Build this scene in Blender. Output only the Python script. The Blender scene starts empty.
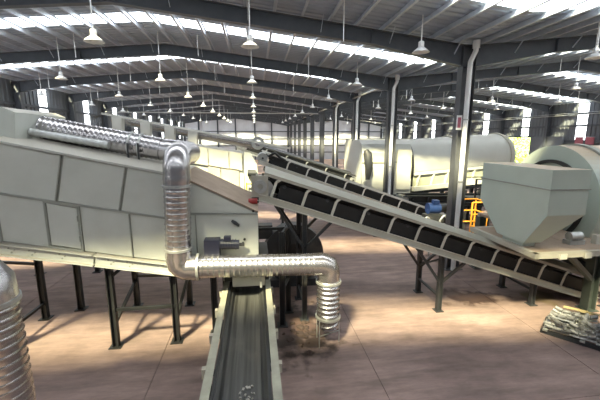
import bpy, math, random
from mathutils import Vector, Matrix
random.seed(7)
PI = math.pi
scene = bpy.context.scene
COL = scene.collection
VT = scene.view_settings
# ------------------------------------------------------------------ camera
YAW, PITCH, CAM_H = math.radians(7.312), math.radians(10.349), 5.0
cam = bpy.data.cameras.new('camera')
cam.sensor_width = 36.0
cam.lens = 345.0 / 600.0 * 36.0
cam.clip_end = 400
camo = bpy.data.objects.new('camera', cam); COL.objects.link(camo)
camo.location = (0, 0, CAM_H)
camo.rotation_euler = (PI / 2 - PITCH, 0, -YAW)
scene.camera = camo
# ------------------------------------------------------------------ world, sun, exposure
w = bpy.data.worlds.new('sky'); scene.world = w; w.use_nodes = True
bg = w.node_tree.nodes['Background']
bg.inputs[0].default_value = (0.86, 0.93, 1.0, 1); bg.inputs[1].default_value = 1.3
sun = bpy.data.lights.new('sun', 'SUN'); sun.energy = 44.0; sun.angle = math.radians(8)
sun.color = (1.0, 0.91, 0.56)
suno = bpy.data.objects.new('sun', sun); COL.objects.link(suno)
SUN_DIR = Vector((0.45, 0.73, -1.0))        # light comes over the viewer's left shoulder, through the roof strips
suno.rotation_euler = SUN_DIR.to_track_quat('-Z', 'Y').to_euler()
SKY_GLOW = 4.8          # luminance of the backlit translucent roof sheets
WIN_GLOW = 5.0
VT.view_transform = 'Standard'; VT.look = 'None'; VT.gamma = 1.0; VT.use_curve_mapping = False
VT.exposure = 0.5

# ------------------------------------------------------------------ materials
MATS = {}
def mat(name, col, rough=0.6, metal=0.0, var=0.12, scale=3.0, bump=0.0, dust=None, dust_amt=0.7, bscale=None, stain=None):
    m = bpy.data.materials.new(name); m.use_nodes = True
    nt = m.node_tree; N = nt.nodes; L = nt.links
    b = N['Principled BSDF']
    b.inputs['Roughness'].default_value = rough; b.inputs['Metallic'].default_value = metal
    tc = N.new('ShaderNodeNewGeometry')
    nz = N.new('ShaderNodeTexNoise'); nz.inputs['Scale'].default_value = scale
    nz.inputs['Detail'].default_value = 5; nz.inputs['Roughness'].default_value = 0.62
    L.new(tc.outputs['Position'], nz.inputs['Vector'])
    rp = N.new('ShaderNodeValToRGB'); rp.color_ramp.elements[0].position = 0.3; rp.color_ramp.elements[1].position = 0.72
    lo = [c * (1 - var) for c in col]; hi = [min(1, c * (1 + var)) for c in col]
    rp.color_ramp.elements[0].color = (*lo, 1); rp.color_ramp.elements[1].color = (*hi, 1)
    L.new(nz.outputs['Fac'], rp.inputs['Fac'])
    out = rp.outputs['Color']
    def mix(fac, a, colour):
        mx = N.new('ShaderNodeMix'); mx.data_type = 'RGBA'
        L.new(fac, mx.inputs[0]); L.new(a, mx.inputs[6]); mx.inputs[7].default_value = (*colour, 1)
        return mx.outputs[2]
    if stain:
        n2 = N.new('ShaderNodeTexNoise'); n2.inputs['Scale'].default_value = stain[1]; n2.inputs['Detail'].default_value = 6
        L.new(tc.outputs['Position'], n2.inputs['Vector'])
        mr = N.new('ShaderNodeMapRange'); mr.inputs['From Min'].default_value = 0.55; mr.inputs['From Max'].default_value = 0.75
        mr.inputs['To Max'].default_value = stain[2]
        L.new(n2.outputs['Fac'], mr.inputs['Value']); out = mix(mr.outputs['Result'], out, stain[0])
    if dust:   # dust lies on faces that look up
        sx = N.new('ShaderNodeSeparateXYZ'); L.new(tc.outputs['True Normal'], sx.inputs[0])
        mr = N.new('ShaderNodeMapRange'); mr.inputs['From Min'].default_value = 0.55; mr.inputs['From Max'].default_value = 0.95
        mr.inputs['To Max'].default_value = dust_amt
        L.new(sx.outputs['Z'], mr.inputs['Value']); out = mix(mr.outputs['Result'], out, dust)
    L.new(out, b.inputs['Base Color'])
    if bump:
        n3 = N.new('ShaderNodeTexNoise'); n3.inputs['Scale'].default_value = bscale or scale * 6; n3.inputs['Detail'].default_value = 4
        L.new(tc.outputs['Position'], n3.inputs['Vector'])
        bp = N.new('ShaderNodeBump'); bp.inputs['Strength'].default_value = bump; bp.inputs['Distance'].default_value = 0.02
        L.new(n3.outputs['Fac'], bp.inputs['Height']); L.new(bp.outputs['Normal'], b.inputs['Normal'])
    MATS[name] = m
    return m
def glow_mat(name, col, strength, trans):
    """backlit translucent sheet: glows with daylight and lets part of the sun through"""
    m = bpy.data.materials.new(name); m.use_nodes = True
    nt = m.node_tree; N = nt.nodes; L = nt.links
    for n in list(N): N.remove(n)
    o = N.new('ShaderNodeOutputMaterial'); e = N.new('ShaderNodeEmission'); t = N.new('ShaderNodeBsdfTransparent'); a = N.new('ShaderNodeAddShader')
    e.inputs[0].default_value = (*col, 1); e.inputs[1].default_value = strength
    t.inputs[0].default_value = (trans, trans, trans, 1)
    L.new(e.outputs[0], a.inputs[0]); L.new(t.outputs[0], a.inputs[1]); L.new(a.outputs[0], o.inputs[0])
    MATS[name] = m
    return m
DUST = (0.36, 0.29, 0.22)
def floor_material():
    m = mat('concrete', (0.262, 0.184, 0.163), 0.7, var=0.32, scale=0.55, bump=0.12, bscale=9, stain=((0.22, 0.16, 0.14), 1.1, 0.45))
    nt = m.node_tree; N = nt.nodes; L = nt.links
    b = N['Principled BSDF']; src = b.inputs['Base Color'].links[0].from_socket
    geo = N.new('ShaderNodeNewGeometry')
    # long brush marks and trolley tracks
    mp = N.new('ShaderNodeMapping'); mp.inputs['Scale'].default_value = (0.5, 2.4, 1); mp.inputs['Rotation'].default_value = (0, 0, 0.5)
    L.new(geo.outputs['Position'], mp.inputs['Vector'])
    nz = N.new('ShaderNodeTexNoise'); nz.inputs['Scale'].default_value = 1.3; nz.inputs['Detail'].default_value = 7; nz.inputs['Roughness'].default_value = 0.7
    L.new(mp.outputs['Vector'], nz.inputs['Vector'])
    mr = N.new('ShaderNodeMapRange'); mr.inputs['From Min'].default_value = 0.35; mr.inputs['From Max'].default_value = 0.7
    mr.inputs['To Min'].default_value = 0.68; mr.inputs['To Max'].default_value = 1.3
    L.new(nz.outputs['Fac'], mr.inputs['Value'])
    mx = N.new('ShaderNodeMix'); mx.data_type = 'RGBA'; mx.blend_type = 'MULTIPLY'; mx.inputs[0].default_value = 1
    L.new(src, mx.inputs[6]); L.new(mr.outputs['Result'], mx.inputs[7])
    cur = mx.outputs[2]
    # spilt oil stains and spilt soil with a ragged edge
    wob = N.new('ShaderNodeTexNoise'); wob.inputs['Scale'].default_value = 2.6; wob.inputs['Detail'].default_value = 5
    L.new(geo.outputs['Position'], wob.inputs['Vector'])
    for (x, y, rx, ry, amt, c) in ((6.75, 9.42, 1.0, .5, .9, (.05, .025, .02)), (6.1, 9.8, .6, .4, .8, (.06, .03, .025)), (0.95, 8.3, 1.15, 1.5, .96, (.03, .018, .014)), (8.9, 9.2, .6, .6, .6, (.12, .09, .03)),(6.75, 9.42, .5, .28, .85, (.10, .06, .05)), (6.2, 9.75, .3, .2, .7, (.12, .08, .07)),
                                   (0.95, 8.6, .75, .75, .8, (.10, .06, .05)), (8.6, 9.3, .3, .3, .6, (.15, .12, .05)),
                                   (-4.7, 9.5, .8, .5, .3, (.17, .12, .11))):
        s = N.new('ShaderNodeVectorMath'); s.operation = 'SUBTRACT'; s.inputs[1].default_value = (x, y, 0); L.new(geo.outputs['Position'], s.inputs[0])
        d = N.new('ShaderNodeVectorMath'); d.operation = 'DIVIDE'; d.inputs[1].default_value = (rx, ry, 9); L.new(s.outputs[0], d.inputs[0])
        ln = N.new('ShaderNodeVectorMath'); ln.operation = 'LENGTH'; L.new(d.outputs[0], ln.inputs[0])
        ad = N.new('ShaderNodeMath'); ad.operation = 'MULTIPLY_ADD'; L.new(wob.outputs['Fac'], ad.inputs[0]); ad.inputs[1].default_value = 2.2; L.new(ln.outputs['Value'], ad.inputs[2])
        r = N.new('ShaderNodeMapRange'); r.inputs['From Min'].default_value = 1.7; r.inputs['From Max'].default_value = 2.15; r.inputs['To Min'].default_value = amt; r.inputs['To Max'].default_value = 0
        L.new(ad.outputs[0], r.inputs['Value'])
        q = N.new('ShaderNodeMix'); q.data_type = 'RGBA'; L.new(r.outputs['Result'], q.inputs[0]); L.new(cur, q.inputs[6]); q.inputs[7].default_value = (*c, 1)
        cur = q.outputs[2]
    L.new(cur, b.inputs['Base Color'])
    return m
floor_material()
mat('joint', (0.10, 0.08, 0.07), 0.9)
mat('roof_sheet', (0.40, 0.46, 0.56), 0.45, 0.1, var=0.08, scale=0.8)
mat('purlin', (0.60, 0.65, 0.73), 0.4, 0.3, var=0.1)
mat('frame_steel', (0.085, 0.095, 0.112), 0.5, 0.1, var=0.15)
mat('column_steel', (0.10, 0.105, 0.115), 0.5, 0.1, var=0.15)
mat('wall_sheet', (0.15, 0.165, 0.19), 0.55, 0.05, var=0.1, scale=0.7)
mat('wall_sheet_pale', (0.62, 0.63, 0.66), 0.55, 0.05, var=0.08, scale=0.7)
mat('machine_paint', (0.53, 0.55, 0.51), 0.42, var=0.06, scale=1.2, stain=((0.40, 0.38, 0.31), 0.9, 0.35), dust=DUST, dust_amt=0.5)
mat('machine_rib', (0.30, 0.31, 0.28), 0.5, var=0.1)
mat('hopper_paint', (0.44, 0.50, 0.45), 0.4, var=0.05, scale=1.0, stain=((0.42, 0.46, 0.40), 0.8, 0.3), dust=(0.42, 0.31, 0.20), dust_amt=0.95)
mat('cream_paint', (0.58, 0.57, 0.50), 0.45, var=0.07, scale=1.5, dust=DUST, dust_amt=0.35)
mat('cream_dusty', (0.42, 0.40, 0.34), 0.55, var=0.1, scale=2.0, dust=(0.40, 0.34, 0.24), dust_amt=0.35)
mat('dusty_plate', (0.33, 0.25, 0.19), 0.8, var=0.15)
mat('drum_paint', (0.54, 0.55, 0.51), 0.4, var=0.05, scale=0.9, dust=DUST, dust_amt=0.25)
mat('rail_paint', (0.33, 0.32, 0.25), 0.5, var=0.2, scale=3)
mat('cover_paint', (0.31, 0.30, 0.245), 0.55, var=0.12, scale=2)
mat('pale_paint', (0.68, 0.67, 0.62), 0.5, var=0.06)
mat('skirt_green', (0.38, 0.39, 0.28), 0.5, var=0.1)
mat('black_steel', (0.018, 0.019, 0.02), 0.45, 0.1, var=0.25)
mat('dark_steel', (0.035, 0.038, 0.042), 0.5, 0.1, var=0.2, stain=(DUST, 2.0, 0.15))
mat('post_green', (0.06, 0.075, 0.065), 0.5, var=0.15)
mat('rubber', (0.03, 0.03, 0.03), 0.55, var=0.3, scale=4, stain=((0.10, 0.09, 0.075), 3.0, 0.6))
m = mat('belt_streaked', (0.05, 0.05, 0.048), 0.5, var=0.75, scale=1.0, stain=((0.11, 0.10, 0.085), 2.0, 0.5))
mp = m.node_tree.nodes.new('ShaderNodeMapping'); mp.inputs['Scale'].default_value = (16, .35, 1)
m.node_tree.links.new(m.node_tree.nodes['Geometry'].outputs['Position'], mp.inputs['Vector']); m.node_tree.links.new(mp.outputs['Vector'], m.node_tree.nodes['Noise Texture'].inputs['Vector'])
mat('galvanised', (0.56, 0.54, 0.55), 0.27, 0.95, var=0.08, scale=14, stain=((0.46, 0.39, 0.38), 1.2, 0.35))
mat('galv_dull', (0.50, 0.51, 0.50), 0.4, 0.7, var=0.15, scale=8)
mat('spare_grey', (0.20, 0.20, 0.20), 0.45, 0.3, var=0.5, scale=9)
mat('white_plastic', (0.80, 0.80, 0.80), 0.4, var=0.04)
mat('lamp_white', (0.82, 0.83, 0.84), 0.35, var=0.03)
mat('blue_motor', (0.03, 0.07, 0.22), 0.4, var=0.15)
mat('dark_motor', (0.014, 0.016, 0.035), 0.4, var=0.2)
mat('red_paint', (0.28, 0.025, 0.025), 0.5)
mat('orange_paint', (0.72, 0.30, 0.03), 0.5)
mat('yellow_paint', (0.65, 0.50, 0.05), 0.5)
mat('sign_red', (0.40, 0.11, 0.15), 0.5)
mat('soil', (0.05, 0.032, 0.026), 0.95, var=0.3, scale=9, bump=0.5)
mat('wood', (0.42, 0.34, 0.18), 0.7, var=0.2)
mat('leaf', (0.30, 0.46, 0.07), 0.6, var=0.35, scale=2)
mat('bark', (0.12, 0.08, 0.05), 0.9)
mat('grass', (0.30, 0.38, 0.12), 0.9, var=0.3)
glow_mat('skylight_sheet', (0.90, 0.96, 1.0), SKY_GLOW, 0.55)
glow_mat('window_sheet', (0.95, 0.98, 1.0), WIN_GLOW, 0.3)
mat('chips', (0.36, 0.34, 0.30), 0.7)

# ------------------------------------------------------------------ mesh helpers
ORG = {}
class MB:
    def __init__(s): s.v = []; s.f = []; s.sm = []
    def add(s, vs, fs, smooth=False):
        o = len(s.v); s.v += [tuple(v) for v in vs]
        for f in fs: s.f.append(tuple(i + o for i in f)); s.sm.append(smooth)
        return s
    def hexa(s, p):
        return s.add(p, [(0, 3, 2, 1), (4, 5, 6, 7), (0, 1, 5, 4), (1, 2, 6, 5), (2, 3, 7, 6), (3, 0, 4, 7)])
    def box(s, x0, x1, y0, y1, z0, z1):
        return s.hexa([(x0, y0, z0), (x1, y0, z0), (x1, y1, z0), (x0, y1, z0), (x0, y0, z1), (x1, y0, z1), (x1, y1, z1), (x0, y1, z1)])
    def beam(s, p, q, w, h, up=(0, 0, 1)):
        p, q = Vector(p), Vector(q); d = (q - p).normalized(); up = Vector(up)
        if abs(d.dot(up)) > 0.98: up = Vector((0, 1, 0)) if abs(d.y) < .9 else Vector((1, 0, 0))
        r = d.cross(up).normalized() * (w / 2); u = r.cross(d).normalized() * (h / 2)
        return s.hexa([p - r - u, p + r - u, p + r + u, p - r + u, q - r - u, q + r - u, q + r + u, q - r + u])
    def ibeam(s, p, q, w, h, t=0.03, up=(0, 0, 1)):
        p, q = Vector(p), Vector(q); d = (q - p).normalized(); u_ = Vector(up)
        if abs(d.dot(u_)) > 0.98: u_ = Vector((1, 0, 0))
        r = d.cross(u_).normalized(); u = r.cross(d).normalized()
        s.beam(p, q, t, h - 2 * t, u_)
        for k in (-1, 1): s.beam(p + u * k * (h / 2 - t / 2), q + u * k * (h / 2 - t / 2), w, t, u_)
        return s
    def prism(s, poly, y0, y1):          # (x,z) polygon extruded along y
        n = len(poly)
        vs = [(x, y0, z) for x, z in poly] + [(x, y1, z) for x, z in poly]
        fs = [tuple(range(n)), tuple(range(2 * n - 1, n - 1, -1))]
        fs += [(i, i + n, (i + 1) % n + n, (i + 1) % n) for i in range(n)]
        return s.add(vs, fs)
    def prism_x(s, poly, x0, x1, smooth=False):        # (y,z) polygon extruded along x
        n = len(poly)
        vs = [(x0, y, z) for y, z in poly] + [(x1, y, z) for y, z in poly]
        s.add(vs, [tuple(range(n - 1, -1, -1)), tuple(range(n, 2 * n))])
        return s.add(vs, [(i, (i + 1) % n, (i + 1) % n + n, i + n) for i in range(n)], smooth)
    def sweep(s, pts, rad, n=20, cap=True):
        pts = [Vector(p) for p in pts]
        if not hasattr(rad, '__len__'): rad = [rad] * len(pts)
        t0 = (pts[1] - pts[0]).normalized()
        a = Vector((0, 0, 1)) if abs(t0.z) < .9 else Vector((1, 0, 0))
        u = t0.cross(a).normalized(); rings = []
        for i, p in enumerate(pts):
            t = ((pts[min(i + 1, len(pts) - 1)]) - pts[max(i - 1, 0)]).normalized()
            u = (u - t * u.dot(t)).normalized(); v = t.cross(u)
            rings.append([p + (u * math.cos(2 * PI * k / n) + v * math.sin(2 * PI * k / n)) * rad[i] for k in range(n)])
        vs = [q for r in rings for q in r]; fs = []
        for i in range(len(pts) - 1):
            for k in range(n):
                k2 = (k + 1) % n; fs.append((i * n + k, i * n + k2, i * n + n + k2, i * n + n + k))
        s.add(vs, fs, True)
        if cap:
            s.add(rings[0], [tuple(range(n - 1, -1, -1))]); s.add(rings[-1], [tuple(range(n))])
        return s
    def cyl(s, p, q, r, n=14): return s.sweep([p, q], r, n)
    def annulus(s, c, ax, r0, r1, th, n=32):
        c = Vector(c); ax = Vector(ax).normalized(); a = Vector((0, 0, 1)) if abs(ax.z) < .9 else Vector((1, 0, 0))
        u = ax.cross(a).normalized(); v = ax.cross(u); vs = []; fs = []
        for k in range(n):
            d = u * math.cos(2 * PI * k / n) + v * math.sin(2 * PI * k / n)
            vs += [c + d * r0 - ax * th / 2, c + d * r1 - ax * th / 2, c + d * r1 + ax * th / 2, c + d * r0 + ax * th / 2]
        for k in range(n):
            j = (k + 1) % n
            for m in range(4): fs.append((k * 4 + m, k * 4 + (m + 1) % 4, j * 4 + (m + 1) % 4, j * 4 + m))
        return s.add(vs, fs)
    def mesh(s, name, m):
        lo = [min(v[i] for v in s.v) for i in range(3)]; hi = [max(v[i] for v in s.v) for i in range(3)]
        c = ((lo[0] + hi[0]) / 2, (lo[1] + hi[1]) / 2, lo[2])
        me = bpy.data.meshes.new(name)
        me.from_pydata([(v[0] - c[0], v[1] - c[1], v[2] - c[2]) for v in s.v], [], s.f)
        me.polygons.foreach_set('use_smooth', s.sm); me.materials.append(MATS[m]); me.update()
        import bmesh
        bm = bmesh.new(); bm.from_mesh(me); bmesh.ops.recalc_face_normals(bm, faces=bm.faces); bm.to_mesh(me); bm.free()
        return me, Vector(c)
    def build(s, name, m, parent=None):
        me, c = s.mesh(name, m)
        return place(name, me, c, parent)
def place(name, me, c, parent=None):
    o = bpy.data.objects.new(name, me); COL.objects.link(o)
    ORG[o.name] = Vector(c)
    if parent is not None: o.parent = parent; o.location = Vector(c) - ORG[parent.name]
    else: o.location = c
    return o
def tag(o, label=None, cat=None, group=None, kind=None):
    if label: o['label'] = label
    if cat: o['category'] = cat
    if group: o['group'] = group
    if kind: o['kind'] = kind
    return o
def empty(name, loc, label=None, cat=None, group=None, kind=None):
    o = bpy.data.objects.new(name, None); COL.objects.link(o); o.location = loc; o.empty_display_size = .2
    ORG[o.name] = Vector(loc)
    return tag(o, label, cat, group, kind)
def copy_tree(o, loc, parent=None):
    c = o.copy(); COL.objects.link(c)
    if parent is None: c.location = loc
    else: c.parent = parent
    ORG[c.name] = Vector(loc) if parent is None else ORG[parent.name] + Vector(o.location)
    for ch in list(o.children): copy_tree(ch, None, c)
    return c
def fillet(pts, r, n=7):
    pts = [Vector(p) for p in pts]; out = [pts[0]]
    for i in range(1, len(pts) - 1):
        a, b, c = pts[i - 1], pts[i], pts[i + 1]
        u = (a - b).normalized(); v = (c - b).normalized()
        ang = u.angle(v); d = min(r / math.tan(ang / 2), (a - b).length * .49, (c - b).length * .49)
        p, q = b + u * d, b + v * d
        for k in range(n + 1):
            t = k / n; out.append(p * (1 - t) ** 2 + b * 2 * t * (1 - t) + q * t * t)
    return out + [pts[-1]]
def resample(pts, step):
    out = [pts[0]]; acc = 0
    for a, b in zip(pts, pts[1:]):
        L = (b - a).length; d = step - acc
        while d <= L: out.append(a + (b - a) * (d / L)); d += step
        acc = (acc + L) % step
    if (out[-1] - pts[-1]).length > 1e-3: out.append(pts[-1])
    return out

# ------------------------------------------------------------------ the hall: dimensions
FY0, BAY = 11.85, 6.66
FR = range(-3, 11)
def fy(n): return FY0 + n * BAY
XL, XR1, XV, XR2, XR = -15.4, -4.2, 7.4, 18.5, 29.4
ZEL, ZR1, ZV, ZR2, ZER = 8.65, 9.62, 8.27, 9.45, 8.2
KN = [(XL, ZEL), (XR1, ZR1), (XV, ZV), (XR2, ZR2), (XR, ZER)]
def deck(x):
    for (a, za), (b, zb) in zip(KN, KN[1:]):
        if x <= b: return za + (zb - za) * (x - a) / (b - a)
    return ZER
Y0, Y1 = fy(-3), fy(10)

# floor: cast slabs with open joints
floor = MB().box(XL - .4, XR + .4, Y0 - .3, Y1 + .3, -0.3, -0.02).build('floor', 'joint'); tag(floor, 'brown grey concrete hall floor cast in large slabs', 'floor', kind='structure')
SW = 4.72
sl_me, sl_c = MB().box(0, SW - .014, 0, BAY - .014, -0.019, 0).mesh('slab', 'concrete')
for i in range(-4, 6):
    for j in range(-3, 10):
        x = 2.47 + SW * i; y = fy(j)
        if x < -17 or x > 29: continue
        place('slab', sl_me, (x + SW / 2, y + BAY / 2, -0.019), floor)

# roof deck: ribbed sheets along the slope, a translucent sheet in the middle of every bay
def ribbed(x0, z0, x1, z1, ya, yb, pitch=0.33, hgt=0.035):
    n = max(1, round((yb - ya) / pitch)); p = (yb - ya) / n; prof = []
    for k in range(n): prof += [(ya + k * p, 0), (ya + k * p + p * .62, 0), (ya + k * p + p * .7, hgt), (ya + k * p + p * .92, hgt)]
    prof.append((yb, 0)); vs = []; fs = []
    for y, h in prof: vs += [(x0, y, z0 + h), (x1, y, z1 + h)]
    for k in range(len(prof) - 1): fs.append((2 * k, 2 * k + 1, 2 * k + 3, 2 * k + 2))
    return MB().add(vs, fs)
ceiling = empty('ceiling', (XV, 30, ZV), 'grey ribbed metal roof of the hall with translucent strips', 'roof', kind='structure')
for (a, za), (b, zb) in zip(KN, KN[1:]):
    proto = {}
    for n in list(FR)[:-1]:
        m = fy(n) + BAY / 2
        for nm, ya, yb, mt in (('roof_sheet', fy(n), m - .52, 'roof_sheet'), ('skylight', m - .52, m + .52, 'skylight_sheet'), ('roof_sheet', m + .52, fy(n + 1), 'roof_sheet')):
            key = (nm, round(ya - fy(n), 2))
            if key not in proto: proto[key] = ribbed(a, za, b, zb, ya, yb).mesh(nm, mt); me, c = proto[key]; place(nm, me, c, ceiling); proto[key] = (me, c, n)
            else:
                me, c, n0 = proto[key]; place(nm, me, c + Vector((0, (n - n0) * BAY, 0)), ceiling)
# purlins, Z sections running the length of the hall
for (a, za), (b, zb) in zip(KN, KN[1:]):
    for k in range(13):
        x = a + (b - a) * (k + .5) / 13; z = deck(x) - .003
        me = MB().box(x - .012, x + .012, Y0, Y1, z - .17, z)
        me.box(x, x + .07, Y0, Y1, z - .012, z).box(x - .07, x, Y0, Y1, z - .17, z - .155)
        me.build('purlin', 'purlin', ceiling)

# thin white hanger rods left over from the roof works
hr_me = {}
for n in range(0, 4):
    for x in (-12.2, -7.5, -2.4, 2.6, 10.2, 15.6, 23.4):
        yy = fy(n) - 1.4 - (abs(x) * 7 % 3) * .3; L_ = .8 + (abs(x) * 13 % 5) * .08
        MB().cyl((x, yy, deck(x) - L_), (x, yy, deck(x)), .014, 6).build('hanger_rod', 'lamp_white', ceiling)
# portal frames
def rafter(xa, xb, y, da, db):
    """tapered I section from xa to xb, depth da..db, top flange under the purlins"""
    m = MB(); za, zb = deck(xa) - .18, deck(xb) - .18
    xm = xa + (xb - xa) * .3; zm = deck(xm) - .18; dm = .46
    pts = [(xa, za, da), (xm, zm, dm), (xb, zb, db)]
    m.prism([(p[0], p[1]) for p in pts] + [(p[0], p[1] - p[2]) for p in reversed(pts)], y - .008, y + .008)
    for p, q in zip(pts, pts[1:]):
        m.beam((p[0], y, p[1] - .01), (q[0], y, q[1] - .01), .24, .02)
        m.beam((p[0], y, p[1] - p[2] + .01), (q[0], y, q[1] - q[2] + .01), .24, .02)
    for t in (.3, .65): # splice plates
        x = xa + (xb - xa) * t; d = dm
        m.box(x - .02, x + .02, y - .12, y + .12, deck(x) - .18 - d, deck(x) - .18)
    return m
protoF = None
fbase = None
for n in FR:
    y = fy(n)
    if protoF is None:
        root = empty('roof_frame', (XV, y, 0), 'dark steel portal frame carrying the roof across the hall', 'roof frame', 'portal frames of the hall', 'structure')
        for xa, xb in ((XL, XR1), (XV, XR1), (XV, XR2), (XR, XR2)): rafter(xa, xb, y, .72, .5).build('rafter', 'frame_steel', root)
        for x in (XL + .3, XR - .3): MB().ibeam((x, y, 0), (x, y, deck(x) - .2), .28, .45, .02).build('wall_column', 'frame_steel', root)
        for (a, za), (b, zb) in zip(KN, KN[1:]):
            for k in (1, 3, 5, 7, 9):
                x = a + (b - a) * (k + .5) / 10
                for sgn in ((-1,) if k % 4 == 1 else (-1, 1)):
                    MB().beam((x, y + sgn * .55, deck(x) - .16), (x, y + sgn * .13, deck(x) - .55), .05, .012, (1, 0, 0)).build('flange_brace', 'purlin', root)
        protoF = root
    else:
        copy_tree(protoF, (XV, y, 0))

# middle row of columns
sit = ['nearest dark steel column, with a red notice and white drainpipe', 'second dark steel column of the middle row, before the pale drum hood',
       'third dark steel column of the middle row, with white drainpipe', 'fourth dark steel column of the middle row']
for n in range(-2, 11):
    y = fy(n)
    if n < 0: lab = 'dark steel column of the middle row standing behind the camera'
    elif n < 4: lab = sit[n]
    else: lab = 'far slim dark steel column near the end of the middle row'
    root = empty('steel_column', (XV, y, 0), lab, 'column', 'columns of the middle row', 'structure')
    MB().ibeam((XV, y, .03), (XV, y, ZV - .19), .32, .5, .022).build('shaft', 'column_steel', root)
    MB().box(XV - .35, XV + .35, y - .26, y + .26, 0, .03).build('base_plate', 'column_steel', root)
    MB().box(XV - .3, XV + .3, y - .17, y + .17, ZV - .2, ZV - .17).build('cap_plate', 'column_steel', root)
    if n in (0, 1, 2, 3):
        words = ['nearest column', 'second column', 'third column', 'fourth column'][n]
        r = empty('drainpipe', (XV, y - .26, 0), 'white plastic drainpipe running down the %s of the middle row' % words, 'pipe', 'roof drainpipes')
        path = fillet([(XV + .12, y - .26, ZV - .12), (XV + .12, y - .26, ZV - .38), (XV - .05, y - .26, ZV - .75), (XV - .05, y - .26, .02)], .12, 5)
        MB().sweep(path, .085, 14).build('pipe', 'white_plastic', r)
        MB().cyl((XV + .12, y - .26, ZV - .3), (XV + .12, y - .26, ZV - .05), .12, 14).build('outlet', 'white_plastic', r)
        for z in (1.2, 3.4, 5.6): MB().annulus((XV - .05, y - .26, z), (0, 0, 1), .08, .1, .05, 14).build('clip', 'galv_dull', r)
y = fy(0)
r = empty('notice', (XV - .14, y - .29, 5.3), 'small white notice with red marking on the nearest column', 'sign')
MB().box(XV - .34, XV - .14, y - .20, y - .18, 5.25, 5.75).build('board', 'white_plastic', r)
MB().box(XV - .30, XV - .18, y - .208, y - .2, 5.32, 5.68).build('red_field', 'sign_red', r)

# walls: ribbed cladding with translucent window strips in the middle of the bays
def wall_sheet(x, ya, yb, za, zb, mt='wall_sheet'):
    n = max(1, round((yb - ya) / .45)); p = (yb - ya) / n; prof = []
    for k in range(n): prof += [(ya + k * p, 0), (ya + k * p + p * .6, 0), (ya + k * p + p * .68, .04), (ya + k * p + p * .92, .04)]
    prof.append((yb, 0)); vs = []; fs = []
    for y, h in prof: vs += [(x + h, y, za), (x + h, y, zb)]
    for k in range(len(prof) - 1): fs.append((2 * k, 2 * k + 1, 2 * k + 3, 2 * k + 2))
    return MB().add(vs, fs)
wn = 0; DOOR = (33.75, 37.75, 5.05)
for side, x, ze in (('left', XL - .06, ZEL), ('right', XR + .02, ZER)):
    root = empty('wall_' + side, (x, 30, 0), 'dark ribbed metal %s wall of the hall' % side, 'wall', kind='structure')
    mids = [fy(n) + BAY / 2 for n in list(FR)[:-1]]
    e = [Y0] + [v for m in mids for v in (m - .5, m + .5)] + [Y1]
    for k in range(0, len(e), 2):
        ya, yb = e[k], e[k + 1]
        segs = [(ya, yb, 0)]
        if side == 'right':
            segs = []
            if ya < DOOR[0] < yb: segs += [(ya, DOOR[0], 0), (DOOR[0], yb, DOOR[2])]
            elif ya < DOOR[1] < yb: segs += [(ya, DOOR[1], DOOR[2]), (DOOR[1], yb, 0)]
            else: segs = [(ya, yb, 0)]
        for s in segs: wall_sheet(x, s[0], s[1], s[2], ze).build('wall_panel', 'wall_sheet', root)
    for m in mids:
        wn += 1
        ztw = 8.45 if side == 'left' else 7.95
        zb = 5.06 if (side == 'right' and DOOR[0] < m < DOOR[1]) else 4.75
        if zb < 5: wall_sheet(x, m - .5, m + .5, 0, zb).build('wall_panel', 'wall_sheet', root)
        wall_sheet(x, m - .5, m + .5, ztw, ze).build('wall_panel', 'wall_sheet', root)
        wd = empty('window_%d' % wn, (x, m, zb), 'tall translucent window strip in the %s wall' % side, 'window', 'window strips of the %s wall' % side, 'structure')
        wall_sheet(x, m - .5, m + .5, zb, ztw, 'window_sheet').build('pane', 'window_sheet', wd)
    xi = x + (.16 if side == 'left' else -.16)
    for z in (1.2, 2.9, 4.6, 6.0, 7.1):
        if side == 'right' and z < DOOR[2]:
            for a, b in ((Y0, DOOR[0]), (DOOR[1], Y1)): MB().box(xi - .04, xi + .04, a, b, z - .09, z + .09).build('girt', 'frame_steel', root)
        else: MB().box(xi - .04, xi + .04, Y0, Y1, z - .09, z + .09).build('girt', 'frame_steel', root)
d = empty('door_1', (XR, 35.7, 0), 'open tall doorway in the right wall with greenery outside', 'door', kind='structure')
for yy in (DOOR[0], DOOR[1]): MB().box(XR - .1, XR + .12, yy - .08, yy + .08, 0, DOOR[2]).build('jamb', 'frame_steel', d)
MB().box(XR - .1, XR + .12, DOOR[0], DOOR[1], DOOR[2] - .1, DOOR[2] + .06).build('lintel', 'frame_steel', d)
MB().box(XR - .34, XR - .24, DOOR[0] - 3.9, DOOR[0] + .1, .05, DOOR[2]).build('sliding_leaf', 'wall_sheet', d)
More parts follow.
